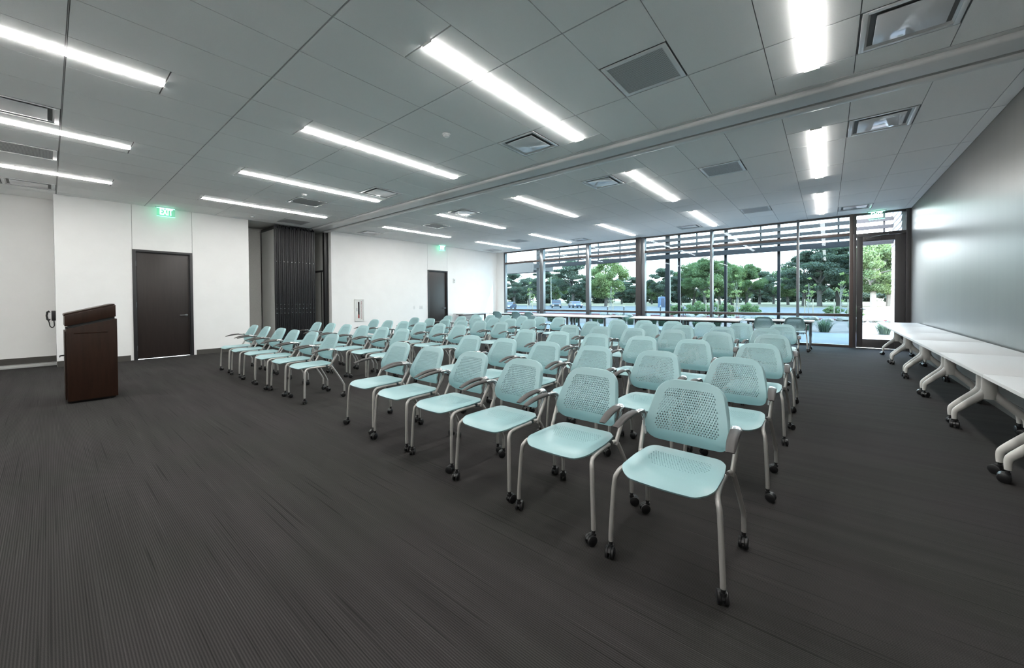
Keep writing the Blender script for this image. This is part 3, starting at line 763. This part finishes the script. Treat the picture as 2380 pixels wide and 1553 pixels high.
# ------------------------------------------------------------------ flip-top tables
CAST2 = caster_mesh(.034, .016, .024, .10)
ZT = .719
def table_leg():
    c = MB()
    c.tube([(0,0,.69), (0,0,.42), (0,0,.36), (0,0,.315)], [(.030,.052), (.030,.052), (.032,.060), (.028,.050)], 16, flat=1)
    for s in (1, -1):
        c.tube(smooth_path([(0, .012*s, .40), (0, .045*s, .345), (0, .12*s, .270), (0, .195*s, .190), (0, .215*s, .155), (0, .217*s, .09)], 4), [(.026-.009*k/20, .040-.022*k/20) for k in range(21)], 12)
    c.box(-.045, .045, -.16, .16, .678, .692)
    return c.mesh('leg', LEGW, smooth=True, ang=50)
TLEG = table_leg()
TLEGD = TLEG.copy(); TLEGD.materials.clear(); TLEGD.materials.append(mat('backlit_shade_table_leg', (0.16,0.17,0.18), 0.35, metal=0.4))  # window-table legs: backlight shade painted in as a darker leg colour
def table(name, label, cx_, cy_, rz, L, Wd, group):
    t = thing(name, label, 'table', (cx_, cy_, 0), rz, group)
    tp = MB().box(-L/2, L/2, -Wd/2, Wd/2, ZT-.026, ZT).build('table_top', TOPW, t, bevel=.003)
    e = MB(); e.box(-L/2-.002, L/2+.002, -Wd/2-.002, -Wd/2+.004, ZT-.025, ZT-.003); e.box(-L/2-.002, L/2+.002, Wd/2-.004, Wd/2+.002, ZT-.025, ZT-.003)
    e.box(-L/2-.002, -L/2+.004, -Wd/2, Wd/2, ZT-.025, ZT-.003); e.box(L/2-.004, L/2+.002, -Wd/2, Wd/2, ZT-.025, ZT-.003)
    e.build('edge_band', EDGEW, tp)
    for sx_ in (-1, 1):
        a = obj('leg', TLEGD if 'window' in group else TLEG, t, (sx_*(L/2-.075), 0, 0))
        for s in (1, -1): obj('caster', CAST2, a, (0, .217*s, 0), random.uniform(0, 2*PI))
    MB().box(-L/2+.08, L/2-.08, -.02, .02, ZT-.075, ZT-.03).build('cross_beam', BRONZE if 'window' in group else LEGW, t)  # window-table beams darkened too, matching the painted shade of their legs
    return t
ed = [2.70, 4.125, 5.52, 6.97, 8.40, 10.02, 11.52]
for k, (a, b) in enumerate(zip(ed, ed[1:])):
    n_ = 5-k
    table('flip_top_table', 'white flip-top table along grey wall, %s from the glazed door' % cap(n_), (a+b)/2, -1.18, 0, b-a-.008, .63, 'white tables along the grey wall')
def wt(label, x0, x1, y0, y1):
    if y1-y0 > x1-x0: table('flip_top_table', label, (x0+x1)/2, (y0+y1)/2, PI/2, y1-y0-.008, x1-x0-.008, 'white tables near the windows')
    else: table('flip_top_table', label, (x0+x1)/2, (y0+y1)/2, 0, x1-x0-.008, y1-y0-.008, 'white tables near the windows')
wt('white window table with two chairs, closest to the glazed door', 11.12, 11.73, .24, 1.70)
wt('white window table, outer row, second from the glazed door', 11.12, 11.73, 1.76, 3.20); wt('white window table, outer row, third from the glazed door', 11.12, 11.73, 3.21, 4.70)
wt('white table, inner row behind right chair block, nearer the glazed door', 10.48, 11.10, 1.70, 3.10); wt('white table, inner row behind right chair block, nearer the gap', 10.48, 11.10, 3.11, 4.50)
wt('white window table, outer row, just past the table gap', 11.12, 11.73, 5.05, 6.80); wt('white window table, outer row, second past the table gap', 11.12, 11.73, 6.81, 8.60)
wt('white table, inner row behind left chair block, beside the gap', 10.40, 11.02, 5.30, 6.65); wt('white table, inner row behind left chair block, far from the gap', 10.40, 11.02, 6.66, 8.02)
wt('white window table with three chairs in the far corner', 11.25, 11.86, 8.75, 10.85)
wt('white table against the door wall beyond the far door', 9.98, 11.55, 11.00, 11.60)

# ------------------------------------------------------------------ outdoors
def slab(name, m, x0, x1, y0, y1, z0, z1, th=.3):
    mb = MB(); mb.add([(x0,y0,z0), (x1,y0,z1), (x1,y1,z1), (x0,y1,z0), (x0,y0,z0-th), (x1,y0,z1-th), (x1,y1,z1-th), (x0,y1,z0-th)], [(0,1,2,3), (4,7,6,5), (0,4,5,1), (1,5,6,2), (2,6,7,3), (3,7,4,0)])
    return struct(mb.build(name, m))
slab('sidewalk', CONC, XW+.05, 18.2, -40, 60, -.05, -.05)
slab('planting_bed', MULCH, 18.2, 33.0, -60, 90, -.06, -.25)
slab('parking_lot', ASPH, 33.0, 92, -120, 160, -.35, -.60)
slab('lawn', LAWN, 92, 420, -260, 420, -.60, -.75)
t = thing('red_curb', 'long red painted kerb along the parking lot', 'kerb')
for k in range(16): MB().box(32.9, 33.2, -40+k*7, -40+k*7+6.98, -.45, -.14).build('kerb_stone', CURBR, t)
# sun shade with slats in front of the glazing
t = thing('sunshade', 'dark brown slatted steel sunshade outside the windows', 'sunshade')
for z0, z1 in ((3.345, 3.455), (3.145, 3.245), (2.94, 3.03)): MB().box(14.18, 14.22, -2.2, 10.6, z0, z1).build('slat', SHADE, t)
MB().box(14.14, 14.24, -2.2, 10.7, 2.72, 2.88).build('beam', SHADE, t); MB().box(14.15, 14.25, -2.2, 10.7, 3.56, 3.72).build('beam', SHADE, t)
y = -1.2
while y < 10.4:
    MB().box(14.225, 14.26, y-.022, y+.022, 2.74, 3.68).build('hanger', SHADE, t); y += .96
for y, wd in ((10.59, .07), (4.63, .075), (4.22, .04), (2.70, .04), (1.20, .04)):
    MB().box(14.26, 14.36, y-wd, y+wd, -.05, 3.7).build('post', SHADE, t)
for y in (10.59, 4.63, -1.5):
    MB().box(XW+.1, 14.2, y-.04, y+.04, 3.57, 3.71).build('outrigger', SHADE, t)
t = thing('entrance_canopy', 'grey flat canopy roof beyond the left end of the windows', 'canopy')
MB().box(14.8, 16.6, 11.3, 19, 2.72, 3.05).build('roof_slab', ROOFM, t); MB().box(14.75, 14.8, 11.25, 19, 2.6, 3.12).build('fascia', BRONZE2, t)
for x, y in ((16.3, 14.8), (16.3, 18.6)): MB().box(x-.09, x+.09, y-.09, y+.09, -.05, 2.72).build('post', BRONZE2, t)
# lap siding return wall right of the glazed door
t = struct(MB().box(XW+.1, 14.55, -1.60, -1.40, -.05, 4.2).build('wall_outside', SIDING))
for k in range(28):
    z = -.04+k*.15
    b = MB(); b.add([(XW+.1, -1.40, z), (14.56, -1.40, z), (14.56, -1.372, z), (XW+.1, -1.372, z), (XW+.1, -1.40, z+.152), (14.56, -1.40, z+.152), (14.56, -1.392, z+.152), (XW+.1, -1.392, z+.152)], [(0,3,2,1), (4,5,6,7), (0,1,5,4), (3,7,6,2), (0,4,7,3), (1,2,6,5)])
    b.build('lap_board', SIDING, t)

# trees
def foliage(seed, n_cl, n_leaf, R, Hc, size, flat=.7):
    rnd = random.Random(seed); mb = MB(); vs = []; fs = []
    cl = []
    for k in range(n_cl):
        a = rnd.uniform(0, 2*PI); rr = R*math.sqrt(rnd.random())*.86; z = rnd.uniform(-.5, .5)*Hc
        rr *= math.sqrt(max(.12, 1-(2*z/Hc)**2))
        cl.append((rr*math.cos(a), rr*math.sin(a), z, rnd.uniform(.16, .34)*R))
    for c in cl:
        for _ in range(n_leaf):
            d = Vector((rnd.gauss(0,1), rnd.gauss(0,1), rnd.gauss(0,1))).normalized()*c[3]*rnd.random()**.4
            p = Vector((c[0]+d.x, c[1]+d.y, c[2]+d.z*flat))
            nrm_ = Vector((rnd.gauss(0,1), rnd.gauss(0,1), rnd.gauss(.4,1))).normalized()
            a = nrm_.orthogonal().normalized(); b = nrm_.cross(a); s = size*rnd.uniform(.6, 1.3)
            i = len(vs); vs += [tuple(p+a*s), tuple(p+b*s*.6), tuple(p-a*s), tuple(p-b*s*.6)]; fs.append((i, i+1, i+2, i+3))
    mb.v = vs; mb.f = fs; return mb
def raw_mesh(mb, name, m):
    me = D.meshes.new(name); me.from_pydata(mb.v, [], mb.f); me.materials.append(m); return me
def trunk(seed, hgt, r, R, Hc, zc, m):
    rnd = random.Random(seed); mb = MB()
    mb.tube([(0,0,0), (.02*hgt*rnd.uniform(-1,1), .02*hgt*rnd.uniform(-1,1), hgt*.25), (.03*hgt*rnd.uniform(-1,1), .03*hgt*rnd.uniform(-1,1), hgt*.55), (0, 0, hgt*.85)], [r*1.3, r, r*.7, r*.25], 8)
    for k in range(9):
        a = rnd.uniform(0, 2*PI); z = hgt*rnd.uniform(.2, .6); l = R*rnd.uniform(.5, .95)
        mb.tube([(0,0,z), (l*.45*math.cos(a), l*.45*math.sin(a), z+hgt*.14), (l*math.cos(a), l*math.sin(a), z+hgt*rnd.uniform(.15,.3))], [r*.5, r*.33, r*.1], 6)
    return mb.mesh('trunk', m, smooth=True)
FV = [raw_mesh(foliage(s, nc, nl, 4.6, 6.4, .125, fl), 'foliage', l) for s, l, nc, nl, fl in ((1, LEAF1, 52, 560, .42), (2, LEAF1, 46, 560, .38), (3, LEAF2, 52, 620, .65), (4, LEAF2, 52, 600, .6), (5, LEAF3, 50, 600, .65))]
TV = [trunk(s, 9, .28, 4.2, 6, 6, BARK) for s in (1, 2, 3)] + [trunk(9, 9, .34, 4.2, 6, 6, BARKP)]
def tree(x, y, z, s, v, label, group='trees beyond the lawn', sz=1.0, tv=0, lift=6.2):
    t = thing('tree', label, 'tree', (x, y, z), random.uniform(0, 6.28), group); t.scale = (s, s, s*sz)
    obj('trunk', TV[tv], t); obj('foliage', FV[v], t, (0, 0, lift)); return t
cy, sy = math.cos(yaw), math.sin(yaw)
def gp(px, d): lx = (px-1219.65)/882.34*d; return (d*cy+lx*sy, d*sy-lx*cy)
PANES = [(1150, 1257, 'leftmost window pane'), (1257, 1367, 'second window pane from left'), (1367, 1490, 'third window pane from left'), (1490, 1654, 'fourth window pane from left'), (1654, 1855, 'fifth window pane from left'), (1855, 1985, 'pane beside the glazed door'), (1985, 2120, 'glazed door')]
def pane(px):
    for a, b, n in PANES:
        if a <= px < b:
            w_ = ('left edge', 'left part', 'centre', 'right part', 'right edge')[min(4, int(5*(px-a)/(b-a)))]
            return '%s of the %s' % (w_, n)
spec = [(1195, 112, 1.05, 0), (1228, 130, 1.0, 1), (1262, 120, 1.15, 0), (1292, 135, 1.1, 2), (1330, 100, 1.30, 1), (1368, 130, 1.05, 0), (1408, 95, 1.22, 4), (1445, 135, 1.0, 1), (1478, 125, .95, 0),
        (1515, 130, .85, 2), (1545, 105, 1.08, 0), (1582, 112, 1.05, 1), (1612, 105, 1.20, 2), (1640, 95, 1.22, 2), (1672, 100, 1.20, 3), (1702, 110, 1.20, 4), (1735, 108, 1.18, 2), (1765, 118, 1.12, 0), (1798, 122, 1.05, 1), (1832, 104, 1.08, 3),
        (1868, 90, 1.25, 0), (1905, 84, 1.45, 1), (1950, 88, 1.50, 0), (1990, 100, 1.4, 1), (2030, 78, 1.35, 3), (2068, 82, 1.45, 2), (2110, 95, 1.4, 1)]
for k, (px, d, s, v) in enumerate(spec):
    x, y = gp(px, d); k2 = k+1
    lb = '%s tree beyond the lawn, %s' % (('dark broad', 'dark spreading', 'mid green', 'bushy green', 'light green')[v], pane(px))
    tree(x, y, -.65, s, v, lb, sz=1.0 if v < 2 else 1.05, tv=(3 if px > 2000 else k % 3), lift=6.0 if v in (0, 1) else 5.6)
# second, more distant tree belt closing the gaps low down
BELT = raw_mesh(foliage(21, 60, 420, 6, 5, .24), 'foliage', LEAF1)
for k in range(16):
    x, y = gp(1150+62*k, 165+8*(k % 3)); t = thing('tree', 'distant dark tree in the belt behind the lawn trees', 'tree', (x, y, -.7), k, 'back belt of trees'); t.scale = (1.25, 1.25, 1.25)
    obj('trunk', TV[k % 3], t); obj('foliage', BELT, t, (0, 0, 3.0))
YF = raw_mesh(foliage(31, 12, 22, .7, 2.4, .07), 'foliage', LEAF3); YT = trunk(31, 3.6, .035, .5, 2, 3, BARKP)
for k, (px, d) in enumerate(((1232, 45), (1420, 44), (1655, 31), (1712, 33), (1880, 38), (1955, 31))):
    x, y = gp(px, d); t = thing('young_tree', 'thin staked young tree in planting bed, %s' % pane(px), 'tree', (x, y, -.35), k, 'young staked trees')
    obj('trunk', YT, t); obj('foliage', YF, t, (0, 0, 2.5))
    for s in (-1, 1): MB().box(s*.45-.03, s*.45+.03, -.03, .03, 0, 1.5).build('stake', WOODST, t)
SH = raw_mesh(foliage(41, 30, 120, 1.3, 1.2, .10), 'foliage', LEAF2)
for k, (px, d, s) in enumerate(((1622, 36, .95), (1680, 34, .9), (1570, 38, .7), (1740, 38, .8), (1935, 36, .6), (1990, 33, .55))):
    x, y = gp(px, d); t = thing('shrub', 'low leafy green shrub in the planting bed', 'shrub', (x, y, -.35), k, 'planting bed shrubs'); t.scale = (s, s, s); obj('foliage', SH, t, (0, 0, .6))
def grass_mesh(seed):
    rnd = random.Random(seed); vs = []; fs = []
    for k in range(260):
        a = rnd.uniform(0, 2*PI); l = rnd.uniform(.35, .75); o_ = rnd.uniform(.1, .6); r0 = rnd.uniform(0, .14)
        bx_, by_ = r0*math.cos(a), r0*math.sin(a); tx_, ty_ = bx_+o_*l*math.cos(a), by_+o_*l*math.sin(a)
        pz = l*(1-.35*o_); wx, wy = -math.sin(a)*.008, math.cos(a)*.008
        mx_, my_ = (bx_*.6+tx_*.4), (by_*.6+ty_*.4); i = len(vs)
        vs += [(bx_-wx, by_-wy, 0), (bx_+wx, by_+wy, 0), (mx_+wx, my_+wy, pz*.75), (mx_-wx, my_-wy, pz*.75), (tx_, ty_, pz)]
        fs += [(i, i+1, i+2, i+3), (i+3, i+2, i+4)]
    me = D.meshes.new('blades'); me.from_pydata(vs, [], fs); me.materials.append(GRASS); return me
GM = [grass_mesh(s) for s in (1, 2, 3)]
k = 0
for x, y in [(18.75+.95*(i % 2), -3.2+.80*i) for i in range(30)]:
    o = obj('grass_clump', None, None, (x+random.uniform(-.1, .1), y+random.uniform(-.1, .1), -.08), random.uniform(0, 6)); tag(o, 'green ornamental grass clump at the edge of the walk outside', 'grass', 'ornamental grasses outside'); s = random.uniform(.8, 1.2); o.scale = (s, s, s*.72)
    obj('blades', GM[k % 3], o); k += 1
# rocks along the bed
rnd = random.Random(5)
for k in range(26):
    bm = bmesh.new(); bmesh.ops.create_icosphere(bm, subdivisions=2, radius=.3)
    for v in bm.verts: v.co *= rnd.uniform(.8, 1.2)
    me = D.meshes.new('boulder'); bm.to_mesh(me); bm.free(); me.materials.append(ROCK)
    o = obj('boulder', me, None, (30.5+rnd.uniform(-1.2, 1.2), -3+.75*k, -.12), rnd.uniform(0, 6)); o.scale = (1.2, 1, .6); tag(o, 'pale boulder lining the planting bed outside', 'rock', 'boulders in the planting bed')
# cars, booth, bollards, poles
def car(px, d, rz, m, label, suv):
    x, y = gp(px, d); t = thing('parked_car', label, 'car', (x, y, -.56), rz)
    hz = 1.75 if suv else 1.42; L, Wd = 2.3, .92
    if suv: prof = [(-L, .45), (-L, .95), (-L+.1, 1.05), (-L+.15, 1.68), (-L+.45, hz), (.45, hz), (1.05, 1.12), (2.1, 1.0), (L, .8), (L, .42)]
    else: prof = [(-L, .42), (-L, .85), (-L+.25, .98), (-1.5, 1.0), (-.95, hz), (.35, hz), (1.05, .98), (2.0, .85), (L, .7), (L, .38)]
    bd = MB().prism(prof, -Wd, Wd, 'y').build('body', m, t, bevel=.06)
    gl = MB()
    zt_ = hz-.12
    for s in (-1, 1):
        gl.prism([(-1.55 if not suv else -2.05, 1.06), (-.95 if not suv else -1.9, zt_), (.35, zt_), (.85, 1.06)], s*(Wd+.004)-.004, s*(Wd+.004)+.004, 'y')
    gl.build('side_glass', DARKG, t)
    ws = MB(); ws.add([(.50, -.78, hz-.08), (.50, .78, hz-.08), (1.06, .82, 1.13 if suv else 1.0), (1.06, -.82, 1.13 if suv else 1.0)], [(0, 1, 2, 3)]); ws.build('windscreen', DARKG, t)
    for sx_ in (-1.4, 1.4):
        for s in (-1, 1): MB().cyl((sx_, s*.84, .33), (0,1,0), .33, .22, 18).build('wheel', TYRE, t, smooth=True)
    for s in (-1, 1): MB().box(L-.02, L+.02, s*.65-.16, s*.65+.16, .62, .78).build('headlamp', LAMPW, t)
car(1182, 66, 3.6, CARU, 'dark blue car cut off by the left window jamb', False)
car(1293, 76, 3.75, CARB, 'dark sport utility car parked beyond the lot', True)
car(1337, 77, 3.95, CARU, 'blue sedan parked right of the dark car', False)
x, y = gp(1538, 80); t = thing('portable_booth', 'blue portable toilet booth standing at the lawn edge', 'booth', (x, y, -.58), yaw)
MB().box(-.6, .6, -.6, .6, 0, 2.05).build('cabin', BLUEB, t, bevel=.03); MB().prism([(-.64, 2.05), (.64, 2.05), (.5, 2.22), (0, 2.3), (-.5, 2.22)], -.64, .64, 'x').build('roof', BLUEB, t, bevel=.02)
MB().box(-.62, -.6, -.38, .38, .15, 1.95).build('door', CARU, t)
for k, px in enumerate((1372, 1412, 1450, 1535, 1588)):
    x, y = gp(px, 30); t = thing('bollard', 'slim dark bollard with pale cap outside, %s' % pane(px), 'bollard', (x, y, -.25), 0, 'bollards along the walk')
    MB().cyl((0,0,.45), (0,0,1), .05, .9, 12).build('shaft', BOLL, t, smooth=True); MB().tube([(0,0,.9), (0,0,.95), (0,0,.97)], [.055, .055, .02], 12).build('cap', POLEW, t, smooth=True)
for px, d, lb in ((1281, 92, 'pale slender lamp pole behind the dark parked car'), (1558, 88, 'pale slender lamp pole beside the blue booth')):
    x, y = gp(px, d); t = thing('lamp_pole', lb, 'lamp pole', (x, y, -.6)); MB().tube([(0,0,0), (0,0,7.2)], [.09, .06], 10).build('pole', POLEW, t, smooth=True)
    MB().box(-.1, .5, -.12, .12, 7.2, 7.3).build('luminaire', POLEW, t); MB().box(-.25, .25, -.25, .25, 0, .6).build('footing', CONC, t)
